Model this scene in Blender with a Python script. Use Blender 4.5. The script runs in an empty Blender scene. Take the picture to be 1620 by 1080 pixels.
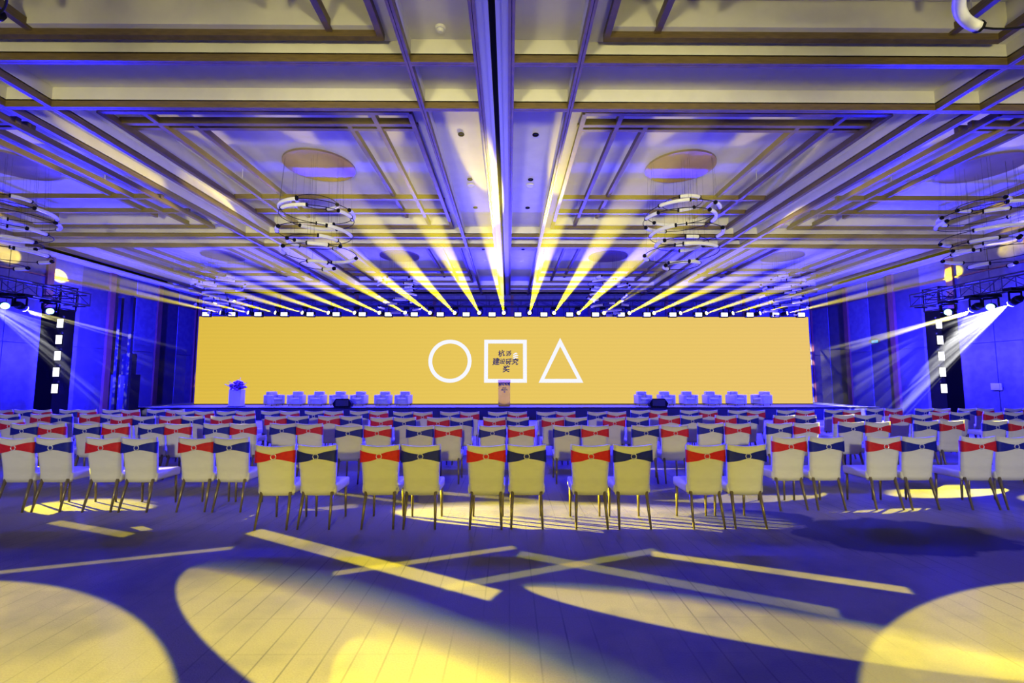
import bpy, bmesh, math, random
from mathutils import Vector, Matrix
random.seed(7)
R = math.radians
SC = bpy.context.scene
COL = SC.collection

# ------------------------------------------------------------------ camera
CAMZ = 1.7
cd = bpy.data.cameras.new('camera'); cam = bpy.data.objects.new('camera', cd); COL.objects.link(cam)
cd.sensor_width = 36.0; cd.lens = 710.0/1620.0*36.0; cd.clip_start = 0.05; cd.clip_end = 200
cam.location = (0, 0, CAMZ)
cam.rotation_euler = (R(90)+math.atan(60/710.0), 0, -math.atan(5/712.5))
SC.camera = cam

# ------------------------------------------------------------------ view, world
SC.view_settings.view_transform = 'Standard'; SC.view_settings.look = 'None'
SC.view_settings.exposure = 0.0; SC.view_settings.gamma = 1.0
SC.view_settings.use_curve_mapping = False
SC.cycles.use_denoising = True
SC.cycles.max_bounces = 4; SC.cycles.diffuse_bounces = 2; SC.cycles.glossy_bounces = 2
SC.cycles.volume_bounces = 0; SC.cycles.transparent_max_bounces = 8
SC.cycles.sample_clamp_indirect = 1.5
SC.cycles.use_adaptive_sampling = True; SC.cycles.adaptive_threshold = 0.03; SC.cycles.adaptive_min_samples = 20
HAZE = 0.12
w = bpy.data.worlds.new('hall_air'); SC.world = w; w.use_nodes = True
wn = w.node_tree; wn.nodes.clear()
wo = wn.nodes.new('ShaderNodeOutputWorld')
wb = wn.nodes.new('ShaderNodeBackground'); wb.inputs[0].default_value = (0, 0, 0, 1); wb.inputs[1].default_value = 0
wn.links.new(wb.outputs[0], wo.inputs['Surface'])

# ------------------------------------------------------------------ lamps out of view (heads on the rear and side trusses, plus an added ceiling fill)
YEL = (1.0, 0.86, 0.0); WARM = (1.0, 0.86, 0.45); BLUE = (0.012, 0.010, 1.0)

def aim(loc, target, along=None):
    d = (Vector(target)-Vector(loc)).normalized()
    if along is None:
        q = d.to_track_quat('-Z', 'Y'); return q.to_matrix().to_4x4()
    x = Vector(along); x = (x-d*x.dot(d)).normalized(); z = -d; y = z.cross(x)
    return Matrix((x, y, z)).transposed().to_4x4()

def nmath(nt):
    N = nt.nodes.new; L = nt.links.new
    def m(op, *a):
        n = N('ShaderNodeMath'); n.operation = op
        for i, v in enumerate(a):
            if isinstance(v, (int, float)): n.inputs[i].default_value = v
            else: L(v, n.inputs[i])
        return n.outputs[0]
    def sstep(x, lo, hi, o0=0.0, o1=1.0):
        n = N('ShaderNodeMapRange'); n.interpolation_type = 'SMOOTHSTEP'; L(x, n.inputs[0])
        for i, v in enumerate((lo, hi, o0, o1)): n.inputs[i+1].default_value = v
        return n.outputs[0]
    return N, L, m, sstep

def beam_dir(nt, flip=1.0):
    """unit direction of the ray leaving the lamp, world axes"""
    N, L, m, _ = nmath(nt)
    g = N('ShaderNodeNewGeometry'); sp = N('ShaderNodeSeparateXYZ'); L(g.outputs['Incoming'], sp.inputs[0])
    return sp.outputs[0], sp.outputs[1], sp.outputs[2]

def spot(loc, target, color, power, deg, blend=0.2, radius=0.03, parent=None, name='beam'):
    ld = bpy.data.lights.new(name, 'SPOT'); ld.color = color; ld.energy = power
    ld.spot_size = R(deg); ld.spot_blend = blend; ld.shadow_soft_size = radius
    o = bpy.data.objects.new(name, ld); COL.objects.link(o)
    mm = aim(loc, target); mm.translation = Vector(loc); o.matrix_world = mm
    if parent:
        o.parent = parent; o.matrix_parent_inverse = parent.matrix_basis.inverted()
    return o

def breakup(o, scale, thr, seed, side=0):
    """break-up gobo: many separate shafts"""
    ld = o.data; ld.use_nodes = True; nt = ld.node_tree; nt.nodes.clear(); N, L, m, sstep = nmath(nt)
    out = N('ShaderNodeOutputLight'); em = N('ShaderNodeEmission'); L(em.outputs[0], out.inputs[0])
    g = N('ShaderNodeNewGeometry'); mp = N('ShaderNodeMapping'); L(g.outputs['Incoming'], mp.inputs[0]); mp.inputs['Location'].default_value = (seed, seed*0.7, 0)
    nz = N('ShaderNodeTexNoise'); nz.inputs['Scale'].default_value = scale; nz.inputs['Detail'].default_value = 1.0; L(mp.outputs[0], nz.inputs['Vector'])
    f = sstep(nz.outputs[0], thr-0.03, thr+0.09)
    if side:                                      # barn door keeps the shafts off the LED screen
        dx, dy, dz = beam_dir(nt); p = o.matrix_world.translation
        xx = m('ADD', m('MULTIPLY', m('DIVIDE', dx, dy), 21.0-p.y), p.x)
        f = m('MULTIPLY', f, sstep(m('MULTIPLY', xx, float(side)), 14.43 if side > 0 else 14.79, 14.5 if side > 0 else 14.86))
        xt = m('ADD', m('MULTIPLY', m('DIVIDE', dx, dy), 15.6-p.y), p.x)          # and off the black tower
        f = m('MULTIPLY', f, sstep(m('MULTIPLY', xt, float(side)), 14.80 if side > 0 else 15.24, 14.86 if side > 0 else 15.30, 1, 0))
    L(f, em.inputs[1])

def gobo_lamp(src, target, deg, power, shapes, color=YEL, fringe=False, radius=0.012):
    """one projecting head whose gobo throws several crisp shapes on the floor"""
    o = spot(src, target, color, power, deg, 0.0, radius, name='gobo_projection')
    ld = o.data; ld.use_nodes = True; nt = ld.node_tree; nt.nodes.clear(); N, L, m, sstep = nmath(nt)
    out = N('ShaderNodeOutputLight'); em = N('ShaderNodeEmission'); L(em.outputs[0], out.inputs[0])
    dx, dy, dz = beam_dir(nt)
    k = m('DIVIDE', -src[2], m('MULTIPLY', m('ABSOLUTE', dz), -1.0))      # distance factor to the floor
    sg = m('SIGN', m('MULTIPLY', dz, -1.0))
    k = m('MULTIPLY', k, sg)
    X = m('ADD', m('MULTIPLY', dx, k), src[0]); Y = m('ADD', m('MULTIPLY', dy, k), src[1])
    tot = None; hue = None
    for sh in shapes:
        if sh[0] == 'band':                       # barn-doored wash: everything beyond y0
            _, y0, soft, xc, xh, wt = sh
            f = m('MULTIPLY', m('MULTIPLY', sstep(Y, y0, y0+soft), sstep(m('ABSOLUTE', m('SUBTRACT', X, xc)), xh*0.45, xh, 1, 0)), wt)
            tot = f if tot is None else m('ADD', tot, f); continue
        if sh[0] == 'bar':
            _, p0, p1, wid, wt = sh
            cx, cy = (p0[0]+p1[0])/2, (p0[1]+p1[1])/2; ln = math.hypot(p1[0]-p0[0], p1[1]-p0[1]); ux, uy = (p1[0]-p0[0])/ln, (p1[1]-p0[1])/ln
        else:
            _, (cx, cy), ang, ra, rb, soft, wt = sh; ux, uy = math.cos(R(ang)), math.sin(R(ang))
        ex = m('SUBTRACT', X, cx); ey = m('SUBTRACT', Y, cy)
        u = m('ADD', m('MULTIPLY', ex, ux), m('MULTIPLY', ey, uy)); v = m('ADD', m('MULTIPLY', ex, -uy), m('MULTIPLY', ey, ux))
        if sh[0] == 'bar':
            f = m('MULTIPLY', sstep(m('ABSOLUTE', u), ln/2-0.04, ln/2+0.02, 1, 0), sstep(m('ABSOLUTE', v), wid/2-0.012, wid/2+0.012, 1, 0))
        else:
            r = m('SQRT', m('ADD', m('POWER', m('ABSOLUTE', m('DIVIDE', u, ra)), 2.0), m('POWER', m('ABSOLUTE', m('DIVIDE', v, rb)), 2.0)))
            # crisp on one side (negative v), feathered on the other
            sf = m('ADD', m('MULTIPLY', sstep(m('DIVIDE', v, rb if soft > 0 else -rb), -0.2, 0.5, 0.0, 1.0), abs(soft)), 0.03)
            f = m('DIVIDE', m('SUBTRACT', 1.0, r), sf)
            f = m('MINIMUM', m('MAXIMUM', f, 0.0), 1.0)
        f = m('MULTIPLY', f, wt)
        tot = f if tot is None else m('ADD', tot, f)
    L(tot, em.inputs[1]); em.inputs[0].default_value = (1, 1, 1, 1)
    if fringe:                                    # greenish lens fringe where the pool feathers out
        mx = N('ShaderNodeMix'); mx.data_type = 'RGBA'; L(sstep(tot, 0.05, 0.55), mx.inputs[0])
        mx.inputs[6].default_value = (0.55, 1.0, 1.0, 1); mx.inputs[7].default_value = (1, 1, 1, 1); L(mx.outputs[2], em.inputs[0])
    return o

# gobo pools and bars on the carpet in the foreground, from the rear truss
gobo_lamp((0.3, -3.5, 5.9), (0.0, 3.8, 0), 78, 14000, [
    ('ell', (-3.50, 2.25), -32, 2.45, 1.42, -0.5, 1.0),
    ('ell', (-0.95, 3.10), -33, 2.30, 0.62, 1.0, 1.0),
    ('ell', (0.10, 2.45), -35, 1.35, 0.72, 1.2, 0.55),
    ('ell', (1.75, 3.30), -20, 1.75, 0.30, 0.6, 0.85),
    ('ell', (3.70, 2.62), 24, 2.20, 1.08, -0.35, 0.95),
    ('bar', (-2.88, 5.23), (-0.10, 3.70), 0.19, 1.15),
    ('bar', (-4.60, 4.13), (-2.79, 4.73), 0.09, 0.6),
    ('bar', (-1.55, 4.11), (0.07, 4.73), 0.10, 0.55),
    ('bar', (1.40, 4.55), (3.25, 3.76), 0.13, 1.0),
    ('bar', (0.09, 4.56), (2.42, 3.41), 0.15, 0.35),
    ('bar', (-0.54, 3.83), (1.49, 4.64), 0.12, 0.35),
    ('bar', (-5.46, 5.58), (-4.15, 5.10), 0.13, 1.1)], fringe=True)
# pools around the front row, from heads on the two side trusses
gobo_lamp((-14.2, 10.5, 3.8), (-1.0, 6.3, 0), 34, 62000, [
    ('ell', (0.95, 5.80), -6, 2.5, 0.66, 0.35, 2.2),
    ('ell', (-5.6, 6.25), -6, 0.9, 0.42, 0.25, 0.4),
    ('bar', (-4.56, 5.18), (-2.05, 6.26), 0.20, 0.30),
    ('bar', (-4.10, 7.60), (-1.2, 6.3), 0.10, 0.30),
    ('bar', (-2.2, 7.3), (1.9, 6.0), 0.16, 0.5),
    ('ell', (-4.5, 9.0), 10, 1.0, 0.15, 0.3, 0.3)])
gobo_lamp((13.7, 12.0, 3.7), (5.0, 7.2, 0), 50, 40000, [
    ('ell', (6.7, 7.0), 12, 1.15, 0.36, 0.3, 0.6),
    ('ell', (7.9, 6.55), 14, 0.7, 0.3, 0.3, 0.45),
    ('ell', (3.3, 6.85), 4, 1.5, 0.5, 0.5, 0.55),
    ('bar', (2.6, 8.7), (6.2, 9.2), 0.16, 0.5),
    ('ell', (4.6, 5.9), 10, 1.0, 0.10, 0.3, 0.5)])
# washes from the rear truss on the chair backs
gobo_lamp((0.2, -6.0, 3.1), (0.2, 6.5, 0.6), 100, 2600, [('band', 5.05, 0.35, 0.2, 7.5, 1.0)], color=(1.0, 0.87, 0.0), radius=0.15)
gobo_lamp((-5.5, -6.0, 3.2), (-6.0, 7.5, 0.7), 110, 2500, [('band', 5.3, 0.35, -9.5, 9.0, 1.0)], color=(1.0, 0.96, 0.72), radius=0.15)
gobo_lamp((5.5, -6.0, 3.2), (6.5, 7.5, 0.7), 110, 2500, [('band', 5.3, 0.35, 9.5, 9.0, 1.0)], color=(1.0, 0.98, 0.90), radius=0.15)
spot((0.0, 5.5, 6.1), (-0.2, 19.6, 1.05), (1.0, 0.82, 0.12), 5500, 3.4, 0.4, 0.03, name='lectern_special')
# yellow washes from the rear, thrown up on the ceiling
def up_lamp(src, target, deg, power, color, lo=0.10, hi=0.30, cut=2.0):
    o = spot(src, target, color, power, deg, 0.6, 0.9, name='ceiling_wash'); ld = o.data; ld.use_nodes = True
    nt = ld.node_tree; nt.nodes.clear(); N, L, m, sstep = nmath(nt)
    out = N('ShaderNodeOutputLight'); em = N('ShaderNodeEmission'); L(em.outputs[0], out.inputs[0])
    dx, dy, dz = beam_dir(nt); L(m('MULTIPLY', sstep(dz, lo, hi), sstep(dz, cut, cut+0.12, 1, 0)), em.inputs[1])
up_lamp((-4.5, -6.5, 1.2), (-3.0, 8.0, 7.0), 110, 1800, (1.0, 0.87, 0.22))
up_lamp((-4.0, -6.5, 1.2), (-4.0, 14.0, 7.0), 70, 9000, (1.0, 0.91, 0.40), 0.13, 0.20, 0.28)  # added fill to brighten the middle bay's ceiling, left half
up_lamp((3.6, -6.5, 1.2), (3.6, 14.0, 7.0), 70, 9000, (1.0, 0.91, 0.40), 0.13, 0.20, 0.28)  # same added fill, right half
up_lamp((4.5, -6.5, 1.2), (3.0, 8.0, 7.0), 110, 1800, (1.0, 0.87, 0.22))

# ------------------------------------------------------------------ materials
def mat(name, col, rough=0.6, metal=0.0, emit=None, es=1.0, spec=0.5):
    m = bpy.data.materials.new(name); m.use_nodes = True
    p = m.node_tree.nodes['Principled BSDF']
    p.inputs['Base Color'].default_value = (*col, 1); p.inputs['Roughness'].default_value = rough
    p.inputs['Metallic'].default_value = metal; p.inputs['Specular IOR Level'].default_value = spec
    if emit:
        p.inputs['Emission Color'].default_value = (*emit, 1); p.inputs['Emission Strength'].default_value = es
    return m

def noise_mix(m, c2, scale, lo=0.4, hi=0.6, detail=4, bump=0.0, stretch=None, bscale=None):
    nt = m.node_tree; N = nt.nodes.new; L = nt.links.new; p = nt.nodes['Principled BSDF']
    tc = N('ShaderNodeTexCoord'); mp = N('ShaderNodeMapping'); L(tc.outputs['Object'], mp.inputs[0])
    if stretch: mp.inputs['Scale'].default_value = stretch
    nz = N('ShaderNodeTexNoise'); nz.inputs['Scale'].default_value = scale; nz.inputs['Detail'].default_value = detail
    L(mp.outputs[0], nz.inputs['Vector'])
    cr = N('ShaderNodeValToRGB'); cr.color_ramp.elements[0].position = lo; cr.color_ramp.elements[1].position = hi
    cr.color_ramp.elements[0].color = p.inputs['Base Color'].default_value[:]; cr.color_ramp.elements[1].color = (*c2, 1)
    L(nz.outputs[0], cr.inputs[0]); L(cr.outputs[0], p.inputs['Base Color'])
    if bump:
        b = N('ShaderNodeBump'); b.inputs['Strength'].default_value = bump
        n2 = N('ShaderNodeTexNoise'); n2.inputs['Scale'].default_value = bscale or scale; n2.inputs['Detail'].default_value = 3
        L(mp.outputs[0], n2.inputs['Vector']); L(n2.outputs[0], b.inputs['Height']); L(b.outputs[0], p.inputs['Normal'])
    return m

M = {}
M['plaster'] = noise_mix(mat('plaster', (0.62, 0.61, 0.60), 0.7), (0.66, 0.65, 0.63), 3)
M['wood'] = noise_mix(mat('wood', (0.115, 0.082, 0.030), 0.42), (0.155, 0.110, 0.040), 6, stretch=(1, 1, 9))
M['batten'] = noise_mix(mat('batten_wood', (0.10, 0.070, 0.027), 0.45), (0.14, 0.098, 0.037), 6, stretch=(1, 1, 9))
M['track'] = mat('track_metal', (0.42, 0.43, 0.40), 0.4, 0.4)
M['black'] = mat('black_paint', (0.005, 0.005, 0.006), 0.8, spec=0.1)
M['darkmetal'] = mat('dark_metal', (0.03, 0.03, 0.035), 0.4, 0.6)
M['cover'] = noise_mix(mat('chair_cover', (0.70, 0.67, 0.54), 0.75, spec=0.2), (0.77, 0.74, 0.60), 5, bump=0.35, bscale=14, stretch=(0.5, 0.5, 1.6))
M['red'] = noise_mix(mat('red_sash', (0.58, 0.008, 0.006), 0.55), (0.66, 0.012, 0.008), 20)
M['navy'] = noise_mix(mat('navy_sash', (0.005, 0.010, 0.22), 0.5), (0.006, 0.014, 0.28), 20)
M['buckle'] = mat('buckle', (0.85, 0.83, 0.78), 0.25, 0.3)
M['brass'] = noise_mix(mat('chair_leg_metal', (0.20, 0.16, 0.08), 0.35, 0.5), (0.25, 0.2, 0.1), 12)
M['wallfab'] = noise_mix(mat('wall_fabric', (0.11, 0.10, 0.125), 0.8), (0.14, 0.13, 0.15), 4, bump=0.15, bscale=60)
M['walldark'] = noise_mix(mat('wall_dark', (0.045, 0.04, 0.05), 0.7), (0.06, 0.052, 0.06), 4)
M['redwood'] = noise_mix(mat('red_wood', (0.18, 0.06, 0.03), 0.4), (0.24, 0.08, 0.04), 5, stretch=(6, 6, 0.6))
M['stagetop'] = noise_mix(mat('stage_top', (0.16, 0.16, 0.17), 0.55), (0.20, 0.20, 0.21), 6)
M['skirt'] = noise_mix(mat('stage_skirt', (0.010, 0.011, 0.026), 0.8), (0.015, 0.015, 0.032), 8, stretch=(6, 1, 0.3))
M['leather'] = noise_mix(mat('pale_leather', (0.62, 0.62, 0.66), 0.5), (0.68, 0.68, 0.70), 4)
M['lens'] = mat('lens_lit', (0.9, 0.9, 0.9), 0.3, emit=(1, 0.90, 0.30), es=5.0)
M['lensblue'] = mat('lens_blue_lit', (0.9, 0.9, 0.9), 0.3, emit=(0.25, 0.75, 1.0), es=4.0)
M['blinder'] = mat('blinder_lit', (0.9, 0.9, 0.9), 0.3, emit=(0.92, 0.92, 1.0), es=2.2)
M['white_led'] = mat('screen_white', (0, 0, 0), 0.5, emit=(0.93, 0.94, 1.0), es=1.0)
M['navy_led'] = mat('screen_navy', (0, 0, 0), 0.5, emit=(0.004, 0.006, 0.06), es=1.0)
M['lectern'] = noise_mix(mat('lectern_panel', (0.60, 0.40, 0.025), 0.6), (0.66, 0.44, 0.035), 3)
M['print_navy'] = mat('navy_print', (0.012, 0.015, 0.06), 0.5)
M['purple'] = noise_mix(mat('purple_petal', (0.16, 0.05, 0.30), 0.6), (0.35, 0.12, 0.30), 9)
M['stemgreen'] = mat('stem_green', (0.03, 0.10, 0.02), 0.6)
M['plinth'] = noise_mix(mat('plinth_white', (0.6, 0.6, 0.62), 0.5), (0.66, 0.66, 0.68), 3)
M['exit'] = mat('exit_sign', (0, 0.2, 0.1), 0.5, emit=(0.02, 0.55, 0.30), es=0.9)
M['plate'] = mat('white_plate', (0.75, 0.75, 0.75), 0.5)
M['mesh'] = noise_mix(mat('speaker_grille', (0.015, 0.015, 0.017), 0.6, 0.3), (0.03, 0.03, 0.03), 150)
for n_ in ('lens', 'lensblue', 'blinder', 'exit', 'white_led', 'navy_led'): M[n_].cycles.emission_sampling = 'NONE'
# chandelier canopy: polished bronze
M['canopy'] = noise_mix(mat('canopy_bronze', (0.30, 0.22, 0.16), 0.28, 0.85), (0.36, 0.26, 0.19), 2)
# clear acrylic tube
def acrylic():
    m = bpy.data.materials.new('clear_acrylic'); m.use_nodes = True; nt = m.node_tree; nt.nodes.clear()
    N = nt.nodes.new; L = nt.links.new
    o = N('ShaderNodeOutputMaterial'); mx = N('ShaderNodeMixShader'); tr = N('ShaderNodeBsdfTransparent'); pr = N('ShaderNodeBsdfPrincipled')
    tr.inputs[0].default_value = (0.8, 0.82, 0.9, 1)
    pr.inputs['Base Color'].default_value = (0.85, 0.86, 0.92, 1); pr.inputs['Roughness'].default_value = 0.12
    lw = N('ShaderNodeLayerWeight'); lw.inputs[0].default_value = 0.55
    mr = N('ShaderNodeMapRange'); L(lw.outputs['Facing'], mr.inputs[0]); mr.inputs[3].default_value = 0.65; mr.inputs[4].default_value = 1.0
    L(mr.outputs[0], mx.inputs[0]); L(tr.outputs[0], mx.inputs[1]); L(pr.outputs[0], mx.inputs[2]); L(mx.outputs[0], o.inputs[0])
    return m
M['acrylic'] = acrylic()

def screen_mat():
    m = bpy.data.materials.new('led_screen'); m.use_nodes = True; nt = m.node_tree; N = nt.nodes.new; L = nt.links.new
    p = nt.nodes['Principled BSDF']; p.inputs['Base Color'].default_value = (0.0, 0.0, 0.0, 1); p.inputs['Roughness'].default_value = 1.0; p.inputs['Specular IOR Level'].default_value = 0.0
    tc = N('ShaderNodeTexCoord'); sp = N('ShaderNodeSeparateXYZ'); L(tc.outputs['Object'], sp.inputs[0])
    mr = N('ShaderNodeMapRange'); L(sp.outputs[0], mr.inputs[0]); mr.inputs[1].default_value = -14.5; mr.inputs[2].default_value = 14.5
    cr = N('ShaderNodeValToRGB'); e = cr.color_ramp.elements
    e[0].color = (0.73, 0.50, 0.062, 1); e[1].color = (0.82, 0.56, 0.16, 1)
    x = e.new(0.45); x.color = (0.80, 0.565, 0.105, 1)
    L(mr.outputs[0], cr.inputs[0])
    # faint horizontal module banding
    wv = N('ShaderNodeTexWave'); wv.bands_direction = 'Z'; wv.inputs['Scale'].default_value = 1.9; wv.inputs['Distortion'].default_value = 1.5
    L(tc.outputs['Object'], wv.inputs[0])
    mx = N('ShaderNodeMix'); mx.data_type = 'RGBA'; mx.blend_type = 'MULTIPLY'; mx.inputs[0].default_value = 0.03
    L(cr.outputs[0], mx.inputs[6]); L(wv.outputs['Color'], mx.inputs[7])
    L(mx.outputs[2], p.inputs['Emission Color']); p.inputs['Emission Strength'].default_value = 1.03
    return m
M['screen'] = screen_mat()

def carpet():
    m = bpy.data.materials.new('carpet'); m.use_nodes = True; nt = m.node_tree; N = nt.nodes.new; L = nt.links.new
    p = nt.nodes['Principled BSDF']; p.inputs['Roughness'].default_value = 0.85; p.inputs['Specular IOR Level'].default_value = 0.25
    tc = N('ShaderNodeTexCoord'); P = tc.outputs['Object']
    def mth(op, a, b=None):
        n = N('ShaderNodeMath'); n.operation = op
        for i, v in enumerate((a, b)):
            if v is None: continue
            if isinstance(v, (int, float)): n.inputs[i].default_value = v
            else: L(v, n.inputs[i])
        return n.outputs[0]
    sp = N('ShaderNodeSeparateXYZ'); L(P, sp.inputs[0])
    # woven grid: fine lines along the hall and wider-spaced lines across
    gx = mth('FRACT', mth('MULTIPLY', sp.outputs[0], 1/0.19)); gy = mth('FRACT', mth('MULTIPLY', sp.outputs[1], 1/0.42))
    lx = mth('LESS_THAN', gx, 0.06); ly = mth('LESS_THAN', gy, 0.035)
    nzl = N('ShaderNodeTexNoise'); nzl.inputs['Scale'].default_value = 0.9; nzl.inputs['Detail'].default_value = 2; L(P, nzl.inputs['Vector'])
    lm = mth('MULTIPLY', mth('MINIMUM', mth('ADD', lx, mth('MULTIPLY', ly, 0.25)), 1.0), mth('MULTIPLY', mth('MAXIMUM', mth('SUBTRACT', nzl.outputs[0], 0.40), 0.0), 2.2))
    # large cloudy dark motif
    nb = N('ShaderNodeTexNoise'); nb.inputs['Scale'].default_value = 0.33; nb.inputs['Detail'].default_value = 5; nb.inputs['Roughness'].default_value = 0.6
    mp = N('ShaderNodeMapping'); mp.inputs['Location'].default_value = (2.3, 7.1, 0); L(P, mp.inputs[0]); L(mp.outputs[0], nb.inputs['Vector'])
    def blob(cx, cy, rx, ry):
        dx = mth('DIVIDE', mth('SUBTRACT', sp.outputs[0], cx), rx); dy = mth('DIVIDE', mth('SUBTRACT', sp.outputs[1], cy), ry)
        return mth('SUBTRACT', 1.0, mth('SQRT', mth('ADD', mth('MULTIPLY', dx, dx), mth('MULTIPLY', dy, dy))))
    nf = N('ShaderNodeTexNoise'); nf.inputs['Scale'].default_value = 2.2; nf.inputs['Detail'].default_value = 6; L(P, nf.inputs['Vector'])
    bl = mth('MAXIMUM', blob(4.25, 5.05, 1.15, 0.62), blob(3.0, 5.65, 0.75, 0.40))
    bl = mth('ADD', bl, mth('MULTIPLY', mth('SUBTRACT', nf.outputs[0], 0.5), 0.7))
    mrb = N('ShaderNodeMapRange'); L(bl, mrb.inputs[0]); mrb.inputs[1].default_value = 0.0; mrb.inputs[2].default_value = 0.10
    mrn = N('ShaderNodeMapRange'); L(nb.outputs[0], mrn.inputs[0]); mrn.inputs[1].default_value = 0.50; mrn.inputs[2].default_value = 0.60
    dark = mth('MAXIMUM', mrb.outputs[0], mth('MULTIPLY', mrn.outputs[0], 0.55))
    def mix(f, a, b):
        n = N('ShaderNodeMix'); n.data_type = 'RGBA'
        L(f, n.inputs[0])
        for i, v in ((6, a), (7, b)):
            if isinstance(v, tuple): n.inputs[i].default_value = (*v, 1)
            else: L(v, n.inputs[i])
        return n.outputs[2]
    ng = N('ShaderNodeTexNoise'); ng.inputs['Scale'].default_value = 90; ng.inputs['Detail'].default_value = 3; L(P, ng.inputs['Vector'])
    base = mix(ng.outputs[0], (0.21, 0.19, 0.18), (0.30, 0.27, 0.25))
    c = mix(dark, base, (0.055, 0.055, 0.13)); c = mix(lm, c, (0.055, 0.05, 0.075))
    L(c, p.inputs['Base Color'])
    b = N('ShaderNodeBump'); b.inputs['Strength'].default_value = 0.35; b.inputs['Distance'].default_value = 0.01; L(ng.outputs[0], b.inputs['Height']); L(b.outputs[0], p.inputs['Normal'])
    return m
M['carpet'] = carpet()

# ------------------------------------------------------------------ mesh helpers
def box(bm, x0, x1, y0, y1, z0, z1):
    v = [bm.verts.new(c) for c in ((x0,y0,z0),(x1,y0,z0),(x1,y1,z0),(x0,y1,z0),(x0,y0,z1),(x1,y0,z1),(x1,y1,z1),(x0,y1,z1))]
    for f in ((0,3,2,1),(4,5,6,7),(0,1,5,4),(1,2,6,5),(2,3,7,6),(3,0,4,7)): bm.faces.new([v[i] for i in f])
def quad(bm, *pts): bm.faces.new([bm.verts.new(p) for p in pts])
def tube(bm, p0, p1, r0, r1=None, n=8, caps=True):
    r1 = r0 if r1 is None else r1
    p0 = Vector(p0); p1 = Vector(p1); d = (p1-p0).normalized()
    a = d.orthogonal().normalized(); b = d.cross(a)
    A = []; B = []
    for i in range(n):
        t = 2*math.pi*i/n; o = a*math.cos(t)+b*math.sin(t)
        A.append(bm.verts.new(p0+o*r0)); B.append(bm.verts.new(p1+o*r1))
    for i in range(n): bm.faces.new((A[i], A[(i+1) % n], B[(i+1) % n], B[i]))
    if caps: bm.faces.new(A[::-1]); bm.faces.new(B)
def arc(bm, c, rad, a0, a1, r, seg=24, n=6, axis='Z', tilt=0.0):
    full = abs(a1-a0) >= 2*math.pi-1e-6; rings = []
    cnt = seg if full else seg+1
    for k in range(cnt):
        t = a0+(a1-a0)*k/seg; ring = []
        for j in range(n):
            s = 2*math.pi*j/n; rr = rad+r*math.cos(s)
            if axis == 'Z': p = (c[0]+rr*math.cos(t), c[1]+rr*math.sin(t), c[2]+r*math.sin(s))
            else: p = (c[0]+rr*math.cos(t), c[1]+r*math.sin(s), c[2]+rr*math.sin(t))
            ring.append(bm.verts.new(p))
        rings.append(ring)
    m = cnt if full else cnt-1
    for k in range(m):
        A = rings[k]; B = rings[(k+1) % cnt]
        for j in range(n): bm.faces.new((A[j], A[(j+1) % n], B[(j+1) % n], B[j]))
    if not full: bm.faces.new(rings[0]); bm.faces.new(rings[-1][::-1])
def obj(name, bm, m, parent=None, smooth=False, bevel=0.0, seg=2):
    if bevel:
        bmesh.ops.bevel(bm, geom=bm.edges[:], offset=bevel, segments=seg, affect='EDGES', profile=0.6)
    bmesh.ops.recalc_face_normals(bm, faces=bm.faces[:])
    me = bpy.data.meshes.new(name); bm.to_mesh(me); bm.free()
    if smooth:
        for p in me.polygons: p.use_smooth = True
    me.materials.append(M[m] if isinstance(m, str) else m)
    o = bpy.data.objects.new(name, me); COL.objects.link(o)
    if parent: o.parent = parent
    return o
def NB(): return bmesh.new()
def bx(name, x0, x1, y0, y1, z0, z1, m, parent=None, bevel=0.0, seg=2, smooth=False):
    bm = NB(); box(bm, x0, x1, y0, y1, z0, z1); return obj(name, bm, m, parent, smooth, bevel, seg)
def tag(o, label, cat, group=None, kind=None):
    if label: o['label'] = label
    if cat: o['category'] = cat
    if group: o['group'] = group
    if kind: o['kind'] = kind
    return o
def empty(name, loc=(0, 0, 0), rz=0.0, label=None, cat=None, group=None):
    o = bpy.data.objects.new(name, None); COL.objects.link(o); o.location = loc; o.rotation_euler = (0, 0, rz)
    o.empty_display_size = 0.1
    return tag(o, label, cat, group)
def copy_tree(o, parent=None):
    c = o.copy(); COL.objects.link(c); c.parent = parent
    for ch in KIDS(o): copy_tree(ch, c)
    return c
def KIDS(o): return [x for x in o.children]
def place(o, name, mesh_obj, loc, parent, rot=None):      # another instance of a piece
    c = mesh_obj.copy(); COL.objects.link(c); c.name = name; c.parent = parent; c.location = loc
    if rot: c.rotation_euler = rot
    return c
ORD = ['first','second','third','fourth','fifth','sixth','seventh','eighth','ninth','tenth','eleventh','twelfth','thirteenth','fourteenth','fifteenth','sixteenth','seventeenth','eighteenth','nineteenth','twentieth','twenty-first','twenty-second','twenty-third','twenty-fourth','twenty-fifth']

# ------------------------------------------------------------------ the room
CX = -0.22                                   # centre line of the hall
XL, XR = CX-17.3, CX+17.3
Y0, Y1 = -8.0, 25.0
ZB = 6.40                                    # underside of the ceiling beams
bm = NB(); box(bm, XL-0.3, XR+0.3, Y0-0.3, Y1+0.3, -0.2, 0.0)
tag(obj('floor', bm, 'carpet'), None, None, kind='structure')

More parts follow.
